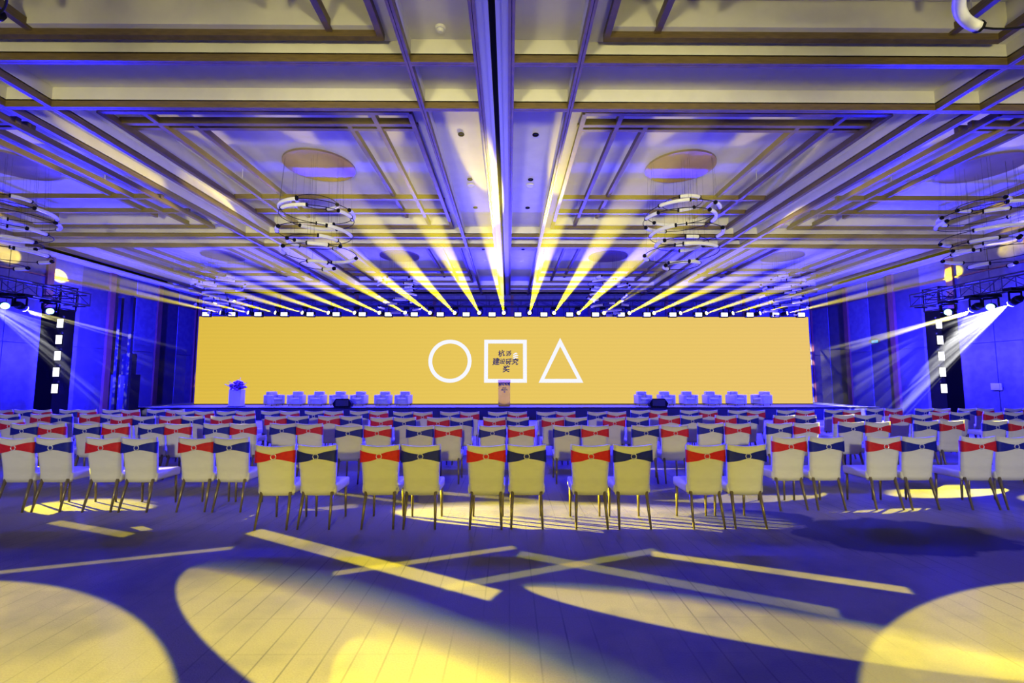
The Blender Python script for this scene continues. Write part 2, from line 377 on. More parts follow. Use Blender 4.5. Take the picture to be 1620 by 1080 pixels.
def wall(name, m='wallfab'):
    o = empty(name); o['kind'] = 'structure'; return o
for side, X, s in (('left', XL, 1), ('right', XR, -1)):
    bm = NB(); box(bm, *sorted((X-s*0.3, X)), Y0-0.3, Y1+0.3, 0, 7.4)
    wl = obj('wall_'+side, bm, 'walldark'); wl['kind'] = 'structure'
    ys = [Y1-1.35*k for k in range(0, 18)]
    for k, yb in enumerate(ys[:-1]):
        ya = ys[k+1]
        darkdoor = k in (1, 3, 4)            # dark recessed bays by the stage
        for z0, z1 in ((0.16, 3.0), (3.02, 5.55), (5.62, 6.48)):
            d = 0.02 if darkdoor else 0.05
            bx('wall_panel', *sorted((X, X+s*d)), ya+0.012, yb-0.012, z0, z1, 'walldark' if darkdoor else 'wallfab', wl)
        if k % 2 == 0:
            bx('pilaster', *sorted((X, X+s*0.14)), yb-0.13, yb+0.13 if k else yb, 0.0, 6.48, 'redwood', wl)
    bx('rail', *sorted((X, X+s*0.09)), ys[-1], Y1, 5.56, 5.61, 'redwood', wl)
    bsb = bx('baseboard_'+side, *sorted((X, X+s*0.07)), ys[-1], Y1, 0, 0.15, 'redwood'); bsb['kind'] = 'structure'
bm = NB(); box(bm, XL, XR, Y1, Y1+0.3, 0, 7.4)
wb_ = obj('wall_back', bm, 'walldark'); wb_['kind'] = 'structure'
k = 0; x = XL+0.3
while x < XR-0.6:
    bx('wall_panel', x+0.01, x+1.43, Y1-0.05, Y1, 0.1, 6.4, 'wallfab', wb_)
    if k % 3 == 0: bx('pilaster', x-0.08, x+0.08, Y1-0.12, Y1, 0, 6.4, 'redwood', wb_)
    x += 1.45; k += 1
bm = NB(); box(bm, XL, XR, Y0-0.3, Y0, 0, 7.4)
o = obj('wall_front', bm, 'walldark'); o['kind'] = 'structure'

# ------------------------------------------------------------------ ceiling
bm = NB(); box(bm, XL-0.3, XR+0.3, Y0-0.3, Y1+0.3, 7.4, 7.6)
ceil = obj('ceiling', bm, 'plaster'); ceil['kind'] = 'structure'
LXO = [0.255, 1.288, 7.75, 8.54, 16.16]
LX = sorted([CX-v for v in LXO]+[CX+v for v in LXO])
CY = [-1.90, -0.75, 6.355, 7.50, 14.61, 15.75, 22.86, 23.95]
BW = 0.045; BH = 0.136
def beam(x0, x1, y0, y1, along):
    bm = NB(); g = 0.004
    if along == 'Y':
        xm = (x0+x1)/2; box(bm, x0, xm-g, y0, y1, ZB, ZB+BH); box(bm, xm+g, x1, y0, y1, ZB, ZB+BH)
    else:
        ym = (y0+y1)/2; box(bm, x0, x1, y0, ym-g, ZB, ZB+BH); box(bm, x0, x1, ym+g, y1, ZB, ZB+BH)
    return obj('beam', bm, 'wood', ceil)
for x in LX:
    beam(x-BW, x+BW, Y0, Y1, 'Y')
xs = [XL]+LX+[XR]
for y in CY:
    for i in range(len(xs)-1):
        a, b = xs[i], xs[i+1]
        if abs((a+b)/2-CX) < 0.05: continue
        beam(a+(BW if i else 0), b-(BW if i < len(xs)-2 else 0), y-BW, y+BW, 'X')
def recess(x0, x1, y0, y1, big):
    bm = NB(); z0 = ZB+BH-0.02
    def ringwalls(a0, a1, b0, b1, za, zb):
        quad(bm, (a0,b0,za),(a1,b0,za),(a1,b0,zb),(a0,b0,zb)); quad(bm, (a0,b1,za),(a1,b1,za),(a1,b1,zb),(a0,b1,zb))
        quad(bm, (a0,b0,za),(a0,b1,za),(a0,b1,zb),(a0,b0,zb)); quad(bm, (a1,b0,za),(a1,b1,za),(a1,b1,zb),(a1,b0,zb))
    if not big:
        zt = ZB+0.36; ringwalls(x0, x1, y0, y1, z0, zt); quad(bm, (x0,y0,zt),(x1,y0,zt),(x1,y1,zt),(x0,y1,zt))
    else:
        z1 = ZB+0.33; L = 0.30; zt = 7.14
        ringwalls(x0, x1, y0, y1, z0, z1)
        a0, a1, b0, b1 = x0+L, x1-L, y0+L, y1-L
        quad(bm, (x0,y0,z1),(x1,y0,z1),(x1,b0,z1),(x0,b0,z1)); quad(bm, (x0,b1,z1),(x1,b1,z1),(x1,y1,z1),(x0,y1,z1))
        quad(bm, (x0,b0,z1),(a0,b0,z1),(a0,b1,z1),(x0,b1,z1)); quad(bm, (a1,b0,z1),(x1,b0,z1),(x1,b1,z1),(a1,b1,z1))
        ringwalls(a0, a1, b0, b1, z1, zt); quad(bm, (a0,b0,zt),(a1,b0,zt),(a1,b1,zt),(a0,b1,zt))
    return obj('coffer', bm, 'plaster', ceil)
ysx = [Y0]+CY+[Y1]
for i in range(len(xs)-1):
    a, b = xs[i]+(BW if i else 0), xs[i+1]-(BW if i < len(xs)-2 else 0)
    if abs((a+b)/2-CX) < 0.05: continue
    for j in range(len(ysx)-1):
        c, d = ysx[j]+(BW if j else 0), ysx[j+1]-(BW if j < len(ysx)-2 else 0)
        recess(a, b, c, d, (b-a) > 5 and (d-c) > 5)
# operable-wall track down the middle
bm = NB(); a = CX-0.21; b = CX+0.21
box(bm, a, CX-0.10, Y0, Y1, ZB+0.02, ZB+0.2); box(bm, CX-0.10, CX-0.045, Y0, Y1, ZB-0.01, ZB+0.2)
box(bm, CX+0.045, CX+0.10, Y0, Y1, ZB-0.01, ZB+0.2); box(bm, CX+0.10, b, Y0, Y1, ZB+0.02, ZB+0.2)
obj('wall_track', bm, 'track', ceil)
bx('track_slot', CX-0.045, CX+0.045, Y0, Y1, ZB+0.08, ZB+0.2, 'black', ceil)
# cornice along the side walls
for side, X, s in (('left', XL, 1), ('right', XR, -1)):
    o = bx('trim_cornice_'+side, *sorted((X, X+s*0.35)), Y0, Y1, 6.36, 6.5, 'plaster'); o['kind'] = 'structure'
# small ceiling fittings
def disc(name, x, y, z, r, h, m, parent, n=20):
    bm = NB(); tube(bm, (x, y, z), (x, y, z-h), r, r, n); return obj(name, bm, m, parent)
zt = ZB+0.36
def downlight(x, y, z, label):
    t = empty('downlight', (x, y, z), 0, label, 'downlight', 'recessed downlights')
    bm = NB(); arc(bm, (0, 0, -0.012), 0.055, 0, 2*math.pi, 0.014, 16, 6); obj('ring', bm, 'black', t)
    disc('lens', 0, 0, 0, 0.05, 0.006, 'darkmetal', t, 14)
for k, y in enumerate((8.9, 11.0, 12.88, 17.14)):
    for sx, side in ((-0.77, 'left'), (0.77, 'right')):
        downlight(CX+sx, y, zt, 'small dark recessed downlight, %s from camera, in panel %s of the central track' % (ORD[k], side))
for k, y in enumerate((11.36, 18.82)):
    for sx, side in ((-0.77, 'left'), (0.77, 'right')):
        t = empty('ceiling_speaker', (CX+sx, y, zt), 0, 'round white ceiling loudspeaker, %s, in panel %s of the central track' % (('nearer one', 'farther one')[k], side), 'speaker', 'ceiling speakers')
        bm = NB(); arc(bm, (0, 0, -0.01), 0.10, 0, 2*math.pi, 0.012, 20, 6); obj('rim', bm, 'plaster', t)
        disc('grille', 0, 0, 0, 0.098, 0.012, 'plate', t)
t = empty('smoke_detector', (CX-0.77, 6.08, zt), 0, 'round white smoke detector on ceiling panel near top left of central track', 'detector')
bm = NB(); tube(bm, (0, 0, 0), (0, 0, -0.04), 0.075, 0.07, 18); obj('base', bm, 'plate', t)
bm = NB(); tube(bm, (0, 0, -0.04), (0, 0, -0.075), 0.055, 0.03, 18); obj('sensor_head', bm, 'plate', t)

# suspended wooden lattices, one in each big coffer
BAYX = [CX-12.35, CX-4.52, CX+4.52, CX+12.35]; BAYY = [2.80, 11.05, 19.30]
def batten(name, x0, x1, y0, y1, z, parent):
    return bx(name, x0, x1, y0, y1, z, z+0.13, 'batten', parent)
def lattice():
    t = empty('ceiling_lattice')
    for xo, ya, yb, z in ((2.88, -3.05, 3.34, 0.23), (2.15, -3.02, 3.36, 0.29), (1.54, -2.50, 2.70, 0.35)):
        for s in (-1, 1):
            batten('batten', s*xo-0.045, s*xo+0.045, ya, yb, ZB+z, t)
    for yo, xo, z in ((-3.05, 2.88, 0.23), (-2.57, 2.95, 0.29), (-2.30, 2.95, 0.35), (1.10, 2.95, 0.29), (2.15, 2.95, 0.29), (3.34, 2.92, 0.23)):
        batten('batten', -xo, xo, yo-0.045, yo+0.045, ZB+z+0.001, t)
    for s in (-1, 1):
        for yo in (-2.8, 0.2, 3.0):
            bm = NB(); tube(bm, (s*2.15, yo, ZB+0.36), (s*2.15, yo, 7.14), 0.008, n=5); obj('hanger', bm, 'plate', t)
    return t
wh = {0: 'nearest the camera', 1: 'in the middle bay', 2: 'in the bay by the screen'}
cl = ['far left', 'centre left', 'centre right', 'far right']
proto = lattice(); first = True
for j, by in enumerate(BAYY):
    for i, bx_ in enumerate(BAYX):
        if j == 0 and i in (0, 3): continue
        t = proto if first else copy_tree(proto); first = False
        t.location = (bx_, by, 0)
        tag(t, 'brown wooden batten lattice hung under the ceiling, %s, %s' % (cl[i], wh[j]), 'ceiling lattice', 'suspended ceiling lattices')

# ------------------------------------------------------------------ chandeliers
RINGS = [(0.48, -0.97, 20), (0.87, -1.23, 200), (0.87, -1.41, 80), (0.87, -1.79, 310), (0.62, -2.02, 150), (0.88, -2.30, 30), (0.42, -2.60, 260)]
def chandelier():
    t = empty('chandelier')
    bm = NB(); tube(bm, (0, 0, 0), (0, 0, -0.05), 0.86, 0.86, 48); obj('canopy', bm, 'canopy', t)
    rng = random.Random(3)
    for r, z, a in RINGS:
        ox, oy = rng.uniform(-0.08, 0.08), rng.uniform(-0.08, 0.08)
        bm = NB(); arc(bm, (ox, oy, z), r, 0, 2*math.pi, 0.009, 56, 6); ring = obj('ring', bm, 'black', t, True)
        for q, (off, span) in enumerate(((0, 62), (150, 48), (245, 30))[:3 if r > 0.6 else 2]):
            a0 = R(a+off); a1 = a0+R(span)
            bm = NB(); arc(bm, (ox, oy, z), r, a0, a1, 0.046, 14, 8); obj('acrylic_tube', bm, 'acrylic', ring, True)
            for aa in (a0, a1):
                bm = NB(); da = R(1.1)*0.87/r; arc(bm, (ox, oy, z), r, aa-da, aa+da, 0.05, 2, 8); obj('end_cap', bm, 'black', ring)
        for q in range(3):
            aa = R(a+120*q+15); p = (ox+r*math.cos(aa), oy+r*math.sin(aa))
            pt = Vector(p); 
            if pt.length > 0.80: pt = pt.normalized()*0.80
            bm = NB(); tube(bm, (p[0], p[1], z), (pt.x, pt.y, -0.04), 0.0022, n=4, caps=False); obj('wire', bm, 'darkmetal', t)
    return t
proto = chandelier(); first = True
for j, by in enumerate(BAYY):
    for i, bx_ in enumerate(BAYX):
        if j == 0 and i in (0, 3): continue
        t = proto if first else copy_tree(proto); first = False
        t.location = (CX+(-12.35, -4.60, 4.60, 12.35)[i], by+(0.15 if j == 2 else 0), 7.14); t.rotation_euler.z = R(37*(i+4*j)) if (i, j) != (1, 1) else 0
        tag(t, 'clear ring chandelier under bronze canopy, %s, %s' % (cl[i], wh[j]), 'chandelier', 'ring chandeliers')

# ------------------------------------------------------------------ stage, screen
SZ = 0.53
st = empty('stage', (CX, 19.1, 0), 0, 'low dark blue skirted stage running below the yellow screen', 'stage')
bx('deck', -16.0, 16.0, 0, 4.6, SZ-0.05, SZ, 'stagetop', st)
bx('front_skirt', -15.98, 15.98, 0.02, 4.6, 0, SZ-0.05, 'skirt', st)
bx('edge_trim', -16.0, 16.0, -0.012, 0.0, SZ-0.05, SZ, 'black', st)
for k in range(16):
    bx('skirt_panel', -15.98+k*2.0, -15.98+k*2.0+1.96, 0.0, 0.02, 0.01, SZ-0.06, 'skirt', st)
SY = 21.2; SXC = -0.18; SW = 14.5; SB, ST = 0.53, 4.67
scr = empty('led_screen', (SXC, SY, SB), 0, 'very wide glowing yellow LED screen with white circle, square and triangle', 'screen')
H = ST-SB
bx('screen_face', -SW, SW, 0.0, 0.03, 0.04, H, 'screen', scr)
bx('screen_frame', -SW-0.03, SW+0.03, 0.03, 0.25, 0.0, H+0.02, 'black', scr)
PX = 21.2/710.0*1.0                                  # metres per photo pixel at the screen
def sx(px): return (px-797.5)*PX
def sz(py): return (572-py)*PX+2.54-SB+0.02
bm = NB()
def flat_ring(bm, outer, inner, y=-0.012):
    n = len(outer)
    vo = [bm.verts.new((p[0], y, p[1])) for p in outer]; vi = [bm.verts.new((p[0], y, p[1])) for p in inner]
    wo_ = [bm.verts.new((p[0], 0.001, p[1])) for p in outer]; wi_ = [bm.verts.new((p[0], 0.001, p[1])) for p in inner]
    for i in range(n):
        j = (i+1) % n
        bm.faces.new((vo[i], vo[j], vi[j], vi[i])); bm.faces.new((vo[j], vo[i], wo_[i], wo_[j])); bm.faces.new((vi[i], vi[j], wi_[j], wi_[i]))
cxy = (sx(710.5), sz(572)); ro, ri = 34*PX, 28*PX
flat_ring(bm, [(cxy[0]+ro*math.cos(2*math.pi*k/64), cxy[1]+ro*math.sin(2*math.pi*k/64)) for k in range(64)],
          [(cxy[0]+ri*math.cos(2*math.pi*k/64), cxy[1]+ri*math.sin(2*math.pi*k/64)) for k in range(64)])
obj('circle_mark', bm, 'white_led', scr)
bm = NB(); a, b, c, d = sx(764.5), sx(832), sz(606), sz(538); g = 6*PX
flat_ring(bm, [(a, c), (b, c), (b, d), (a, d)], [(a+g, c+g), (b-g, c+g), (b-g, d-g), (a+g, d-g)]); obj('square_mark', bm, 'white_led', scr)
bm = NB()
flat_ring(bm, [(sx(850.5), sz(606)), (sx(921), sz(606)), (sx(885), sz(535))], [(sx(859.5), sz(600)), (sx(911.5), sz(600)), (sx(885), sz(548.5))]); obj('triangle_mark', bm, 'white_led', scr)
def glyph(ch, size, loc, parent, m, rot=(R(90), 0, 0), bold=0.02, shear=0.12, name='character'):
    cu = bpy.data.curves.new('glyph', 'FONT'); cu.body = ch; cu.size = size; cu.align_x = 'CENTER'; cu.align_y = 'CENTER'
    cu.offset = bold*size; cu.shear = shear; cu.extrude = 0.003; cu.resolution_u = 3
    tmp = bpy.data.objects.new('glyph', cu); COL.objects.link(tmp)
    dg = bpy.context.evaluated_depsgraph_get(); me = bpy.data.meshes.new_from_object(tmp.evaluated_get(dg))
    bpy.data.objects.remove(tmp); bpy.data.curves.remove(cu)
    me.materials.clear(); me.materials.append(M[m])
    o = bpy.data.objects.new(name, me); COL.objects.link(o); o.parent = parent; o.location = loc; o.rotation_euler = rot
    return o
WORDS = [('杭', 791.5, 560.5, 10.5, 8), ('派', 803, 560.5, 9, 4), ('建', 783, 573.5, 11.5, 3), ('设', 793, 573, 9, -3), ('研', 803, 573.5, 10, 6), ('究', 813, 573.5, 10.5, -4), ('奖', 799, 585, 11, 2)]
for ch, px, py, s, rt in WORDS:
    glyph(ch, s*PX*1.02, (sx(px), -0.014, sz(py)), scr, 'navy_led', (R(90), R(-rt), 0), 0.022)
for k, (px, py, wd) in enumerate(((813.5, 560, 7), (814, 563.2, 8.5), (814, 566.4, 8))):       # white stripe emblem behind the lettering
    bm = NB()
    for q in range(8):
        u0, u1 = -1+q/4, -1+(q+1)/4
        f = lambda u: (sx(px+u*wd/2), sz(py-1.4*u+1.2*u*u))
        (x0, z0), (x1, z1) = f(u0), f(u1); e = 1.2*PX*(1-0.5*abs((u0+u1)/2))
        quad(bm, (x0, -0.008, z0-e), (x1, -0.008, z1-e), (x1, -0.008, z1+e), (x0, -0.008, z0+e))
    obj('stripe_mark', bm, 'white_led', scr)

# ------------------------------------------------------------------ lighting rig above the screen
def truss(name, length, label, h=0.30, step=0.5, m='darkmetal'):
    """box truss along local X, origin at its start"""
    t = empty(name, (0, 0, 0), 0, label, 'truss')
    for y in (-h/2, h/2):
        for z in (0, h):
            bm = NB(); tube(bm, (0, y, z), (length, y, z), 0.025, n=8); obj('chord', bm, m, t)
    bm = NB(); tube(bm, (0, 0, 0), (step, 0, h), 0.012, n=6); br = obj('brace', bm, m, t)
    bm = NB(); tube(bm, (0, 0, 0), (0, 0, h), 0.012, n=6); ve = obj('strut', bm, m, t)
    n = int(length/step); fb = fv = True
    for k in range(n+1):
        for y in (-h/2, h/2):
            if k < n:
                o = br if fb else place(None, 'brace', br, (0, 0, 0), t); fb = False
                o.location = (k*step, y, 0) if k % 2 == 0 else (k*step, y, h); o.scale = (1, 1, 1 if k % 2 == 0 else -1)
            o = ve if fv else place(None, 'strut', ve, (0, 0, 0), t); fv = False
            o.location = (k*step, y, 0)
    return t
tr = truss('lighting_truss', 28.5, 'long dark lighting truss above the yellow screen', step=0.75)
tr.location = (SXC-14.25, 21.0, 5.13)
SPX = [-13.45, -12.16, -10.9, -9.64, -8.43, -7.21, -6.05, -4.85, -3.69, -2.54, -1.39, -0.24, 0.97, 2.12, 3.27, 4.46, 5.65, 6.81, 8.06, 9.28, 10.53, 11.81, 13.09]
def head_mesh(lens='lens'):
    """moving head: local origin at the lens, beam along -Z of the head"""
    pass
def moving_head(loc, target, label, group, lens='lens', sc=1.0, up=True):
    t = empty('moving_head_light', loc, 0, label, 'stage light', group)
    d = (Vector(target)-Vector(loc)).normalized(); q = d.to_track_quat('Z', 'Y')
    bm = NB(); tube(bm, (0, 0, -0.30*sc), (0, 0, -0.22*sc), 0.06*sc, 0.10*sc, 12); tube(bm, (0, 0, -0.22*sc), (0, 0, -0.02*sc), 0.10*sc, 0.085*sc, 12)
    h = obj('head', bm, 'black', t, True); h.rotation_euler = q.to_euler()
    bm = NB(); tube(bm, (0, 0, -0.02*sc), (0, 0, 0.0), 0.082*sc, 0.082*sc, 16); l = obj('lens', bm, lens, t); l.rotation_euler = q.to_euler()
    c = d*(-0.14*sc); s = 1 if up else -1
    lat = Vector((d.y, -d.x, 0)).normalized()*0.14*sc
    bm = NB()
    for g in (-1, 1):
        p = c+lat*g; tube(bm, p, p+Vector((0, 0, s*0.22*sc)), 0.022*sc, n=6)
    tube(bm, c+lat+Vector((0, 0, s*0.22*sc)), c-lat+Vector((0, 0, s*0.22*sc)), 0.026*sc, n=6); obj('yoke', bm, 'black', t)
    b = c+Vector((0, 0, s*0.27*sc)); z0, z1 = sorted((b.z-0.03*sc, b.z+0.05*sc))
    hw = 0.12 if sc == 1.0 else 0.20
    bm = NB(); box(bm, b.x-hw*sc, b.x+hw*sc, b.y-0.10*sc, b.y+0.10*sc, z0, z1); obj('base', bm, 'black', t)
    return t, d
BEAMW = 35000
def haze_mat(dens, aniso):
    hm = bpy.data.materials.new('stage_haze'); hm.use_nodes = True; nt = hm.node_tree; nt.nodes.clear()
    o_ = nt.nodes.new('ShaderNodeOutputMaterial'); v = nt.nodes.new('ShaderNodeVolumeScatter')
    v.inputs['Density'].default_value = dens; v.inputs['Anisotropy'].default_value = aniso; nt.links.new(v.outputs[0], o_.inputs['Volume'])
    return hm
M['haze'] = haze_mat(HAZE, 0.55); M['haze_side'] = haze_mat(0.10, 0.1)
SHAFTS = []                                   # (haze object, its lamp)
def haze_shaft(lamp, loc, d, length, deg, label, group, m='haze'):
    bm = NB(); d = Vector(d).normalized(); r = math.tan(R(deg/2))
    tube(bm, d*0.04, d*length, 0.035+r*0.04, 0.035+r*length, 24)
    o = obj('lit_haze', bm, m); o.location = loc
    tag(o, label, 'light beam', group, 'stuff'); SHAFTS.append((o, lamp))
    return o
def haze_fan(lamp, loc, s, label, group):
    """upright fan of haze that the barn-doored side heads shine through"""
    bm = NB(); Y = 20.6; V = [bm.verts.new((0, 0.06, -0.02))]
    L_ = Y-loc[1]; ed = 14.38 if s > 0 else 14.74; lim = 14.90 if s > 0 else 15.34
    xa = s*ed-loc[0]; xb = s*(lim-abs(loc[0]))*L_/(15.6-loc[1])
    far = [bm.verts.new(p) for p in ((xa, L_, -0.10*L_), (xb, L_, -0.10*L_), (xb, L_, 0.56-loc[2]), (xa, L_, 0.56-loc[2]))]
    l2 = 0.75*L_; low = [bm.verts.new(p) for p in ((xb*0.75, l2*0.80, 0.02-loc[2]), (xa*0.75, l2*0.80, 0.02-loc[2]))]
    bm.faces.new(far); bm.faces.new((far[3], far[2], low[0], low[1]))
    bm.faces.new((V[0], far[1], far[0])); bm.faces.new((V[0], far[0], far[3], low[1])); bm.faces.new((V[0], low[0], far[2], far[1])); bm.faces.new((V[0], low[1], low[0]))
    o = obj('lit_haze', bm, 'haze_side'); o.location = loc
    tag(o, label, 'light beam', group, 'stuff'); SHAFTS.append((o, lamp))
    return o
for k, x in enumerate(SPX):
    n = k-11.5
    pan = (abs(n)+0.0)*4.25*(1 if n > 0 else -1); tilt = 9.6
    z = 4.80
    d = Vector((math.sin(R(pan))*math.cos(R(tilt)), -math.cos(R(pan))*math.cos(R(tilt)), math.sin(R(tilt))))
    loc = Vector((x, 20.8, z))
    t, _ = moving_head(loc, loc+d, 'black moving head throwing yellow beam above screen, %s from the left' % ORD[k], 'beam lights above the screen')
    lp = spot(loc+d*0.03, loc+d*5, (1.0, 0.80, 0.0), BEAMW*(1+0.30*(abs(n)/11.5)**2), 5.6, 0.45, 0.03, parent=t)
    ln = min((7.0-z)/math.sin(R(tilt)), (17.3-abs(x-CX))/max(abs(d.x), 0.05))
    haze_shaft(lp, loc, d, ln, 5.6, 'yellow light beam in haze fanning up from the rig, %s from the left' % ORD[k], 'yellow beams above the screen')
def blinder(loc, face, label, group, w=0.30, h=0.17, reach=0.32):
    t = empty('blinder_light', loc, 0, label, 'stage light', group)
    bx('housing', -w/2-0.04, w/2+0.04, 0.0, 0.14, -h/2-0.04, h/2+0.04, 'black', t)
    bx('light_face', -w/2, w/2, -0.012, 0.0, -h/2, h/2, 'blinder', t)
    bx('bracket', -0.02, 0.02, 0.06, 0.12, h/2+0.04, h/2+reach, 'darkmetal', t)
    t.rotation_euler = (0, 0, face)
    return t
def glow(parent, loc, w, h, power, rot, spread=170):
    ld = bpy.data.lights.new('blue_glow', 'AREA'); ld.shape = 'RECTANGLE'; ld.size = w; ld.size_y = h; ld.color = BLUE; ld.energy = power; ld.spread = R(spread)
    o = bpy.data.objects.new('blue_glow', ld); COL.objects.link(o); o.parent = parent; o.location = loc; o.rotation_euler = rot
    return o
glow(tr, (14.25, -0.29, -0.41), 27.8, 0.2, 22000, (R(-42), 0, 0), 95)
glow(tr, (14.25, -0.29, -0.38), 27.8, 0.2, 4200, (R(-112), 0, 0), 120)        # the 24 blinders' blue light
glow(tr, (14.25, 0.4, 0.0), 27.8, 0.2, 1500, (R(90), 0, 0))          # added backward strip, stands in for their spill on the wall
BX = [(325-797.5), (370-797.5)]
for k in range(24):
    x = SPX[0]-0.62+k*(SPX[-1]-SPX[0]+1.24)/23
    blinder((x, 20.75, 4.72), 0, 'small bright rectangular blinder light on truss, %s from the left' % ORD[k], 'blinders above the screen')

# ------------------------------------------------------------------ side trusses with black towers
for side, s in (('left', -1), ('right', 1)):
    tx = CX+s*15.75
    tw = empty('truss_tower', (tx, 15.9, 0), 0, 'tall black draped tower at the end of the %s side truss' % side, 'tower')
    bx('drape', -0.30, 0.30, -0.3, 0.3, 0.05, 4.15, 'black', tw)
    bx('base_plate', -0.42, 0.42, -0.42, 0.42, 0, 0.05, 'darkmetal', tw)
    bm = NB()
    for x in (-0.3, 0.3):
        for y in (-0.3, 0.3): tube(bm, (x, y, 4.15), (x, y, 5.0), 0.028, n=6)
    obj('corner_post', bm, 'darkmetal', tw)
    for z in (4.18, 4.62, 4.98):
        bm = NB()
        for a, b in (((-.3,-.3),(.3,-.3)),((.3,-.3),(.3,.3)),((.3,.3),(-.3,.3)),((-.3,.3),(-.3,-.3))): tube(bm, (*a, z), (*b, z), 0.022, n=6)
        obj('cross_frame', bm, 'darkmetal', tw)
    bm = NB(); tube(bm, (-.3,-.3,4.18), (.3,-.3,4.62), 0.016, n=6); tube(bm, (.3,-.3,4.62), (-.3,-.3,4.98), 0.016, n=6); obj('diagonal', bm, 'darkmetal', tw)
    t = truss('side_truss', 9.0, 'dark box truss with stage lights along the %s wall' % side, h=0.42, step=0.6)
    t.location = (tx-s*1.0, 15.75, 4.28); t.rotation_euler.z = R(-90)
    bm = NB()
    for zz in (4.30, 4.70):
        for yy in (15.72, 16.05): tube(bm, (-s*0.8, yy-15.9, zz), (-s*0.32, yy-15.9, zz), 0.022, n=6)
    obj('outrigger', bm, 'darkmetal', tw)
    for k in range(5):
        blinder((tx-s*0.48, 15.5, 3.63-0.56*k), 0, 'bright upright blinder light on black tower by %s wall, %s from the top' % (side, ORD[k]), 'tower blinders', w=0.20, h=0.30, reach=0.12)
    glow(tw, (-s*0.48, -0.45, 2.5), 0.22, 2.6, 3000, (R(-90), 0, 0))
    glow(tw, (s*0.35, 0.0, 2.6), 0.22, 2.6, 700, (0, R(-90)*s, 0))       # added strip that turns the wall beside the tower blue
    glow(tw, (0, 0.4, 2.6), 0.22, 2.6, 4500, (R(90), 0, 0))            # another added strip, towards the stage corner
    def loc(y, z): return (tx-s*1.12, y, z)
    for k, (y, z, col) in enumerate(((14.5, 3.90, 'lensblue'), (13.75, 3.86, 'lens'), (13.2, 3.86, 'lensblue'), (12.65, 3.86, 'lens'), (11.6, 3.86, 'lensblue'))):
        tg = ((CX+s*15.35, 20.5, 1.4) if k == 1 else (CX+s*15.3, 19.5, 0.8)) if col == 'lens' else (0, 3, 1.6)
        if s < 0: nm = 'left'
        else: nm = 'right'
        mh, d = moving_head(loc(y, z), tg, '%s moving head under %s side truss, %s from the tower' % ('yellow-lit' if col == 'lens' else 'blue-lit', nm, ORD[k]), 'side truss lights', lens=col, sc=1.15)
        if col == 'lens':
            l0 = Vector(loc(y, z))
            tgt = tg
            pw = 60000 if s > 0 else 22000; dg = 44
            lp = spot(l0+d*0.05, tgt, (0.85, 0.85, 0.85) if k > 1 else (1.0, 0.9, 0.35), pw, dg, 0.3, 0.02, parent=mh)
            breakup(lp, 22.0, 0.50 if s > 0 else 0.57, 3.1*k+s, s)
            dd = (Vector(tgt)-l0).normalized()
            haze_fan(lp, l0, s, 'pale streaky light beams in haze from %s head under %s side truss' % ('first yellow-lit' if k == 1 else 'second yellow-lit', nm), 'side beams')

# ------------------------------------------------------------------ stage furniture
def rbox(x0, x1, y0, y1, z0, z1, bev, name, m, parent):
    return bx(name, x0, x1, y0, y1, z0, z1, m, parent, bev, 3, True)
def armchair():
    t = empty('armchair')
    rbox(-0.45, 0.45, -0.36, 0.40, 0.09, 0.30, 0.03, 'base', 'leather', t)
    rbox(-0.29, 0.29, -0.40, 0.22, 0.28, 0.41, 0.04, 'seat_cushion', 'leather', t)
    rbox(-0.31, 0.31, 0.14, 0.42, 0.28, 0.74, 0.05, 'backrest', 'leather', t)
    for s in (-1, 1):
        rbox(min(s*0.28, s*0.48), max(s*0.28, s*0.48), -0.40, 0.40, 0.09, 0.57, 0.04, 'armrest', 'leather', t)
        for y in (-0.3, 0.3):
            bm = NB(); tube(bm, (s*0.38, y, 0.10), (s*0.38, y, 0), 0.022, 0.015, 8); obj('foot', bm, 'black', t)
    return t
AX = [-10.52, -9.52, -8.58, -7.63, -6.72, -5.63, -4.73, 6.05, 7.09, 8.1, 9.16, 10.26, 11.41]
AR = [58, 8, 2, 0, -2, -4, -6, 4, 2, 0, 0, 14, -66]
proto = armchair()
for k, (x, r) in enumerate(zip(AX, AR)):
    t = proto if k == 0 else copy_tree(proto)
    t.location = (x, 20.35, SZ); t.rotation_euler.z = R(r); t.scale = (0.67, 0.76, 0.84)
    lab = ('pale boxy armchair on stage left of lectern, %s from the left' % ORD[k]) if k < 7 else ('pale boxy armchair on stage right of lectern, %s from the right' % ORD[12-k])
    tag(t, lab, 'armchair', 'armchairs on the stage')
# lectern
t = empty('lectern', (CX+0.02, 19.55, SZ), 0, 'narrow yellow-brown lectern with striped top edge at stage centre', 'lectern')
bx('body', -0.255, 0.255, 0, 0.4, 0.0, 1.02, 'lectern', t, 0.008)
bm = NB(); quad(bm, (-0.27, -0.03, 1.02), (0.27, -0.03, 1.02), (0.27, 0.42, 1.12), (-0.27, 0.42, 1.12)); quad(bm, (-0.27, -0.03, 1.05), (0.27, -0.03, 1.05), (0.27, 0.42, 1.15), (-0.27, 0.42, 1.15))
quad(bm, (-0.27, -0.03, 1.02), (0.27, -0.03, 1.02), (0.27, -0.03, 1.05), (-0.27, -0.03, 1.05)); quad(bm, (-0.27, 0.42, 1.12), (0.27, 0.42, 1.12), (0.27, 0.42, 1.15), (-0.27, 0.42, 1.15))
quad(bm, (-0.27, -0.03, 1.02), (-0.27, 0.42, 1.12), (-0.27, 0.42, 1.15), (-0.27, -0.03, 1.05)); quad(bm, (0.27, -0.03, 1.02), (0.27, 0.42, 1.12), (0.27, 0.42, 1.15), (0.27, -0.03, 1.05))
obj('top', bm, 'lectern', t)
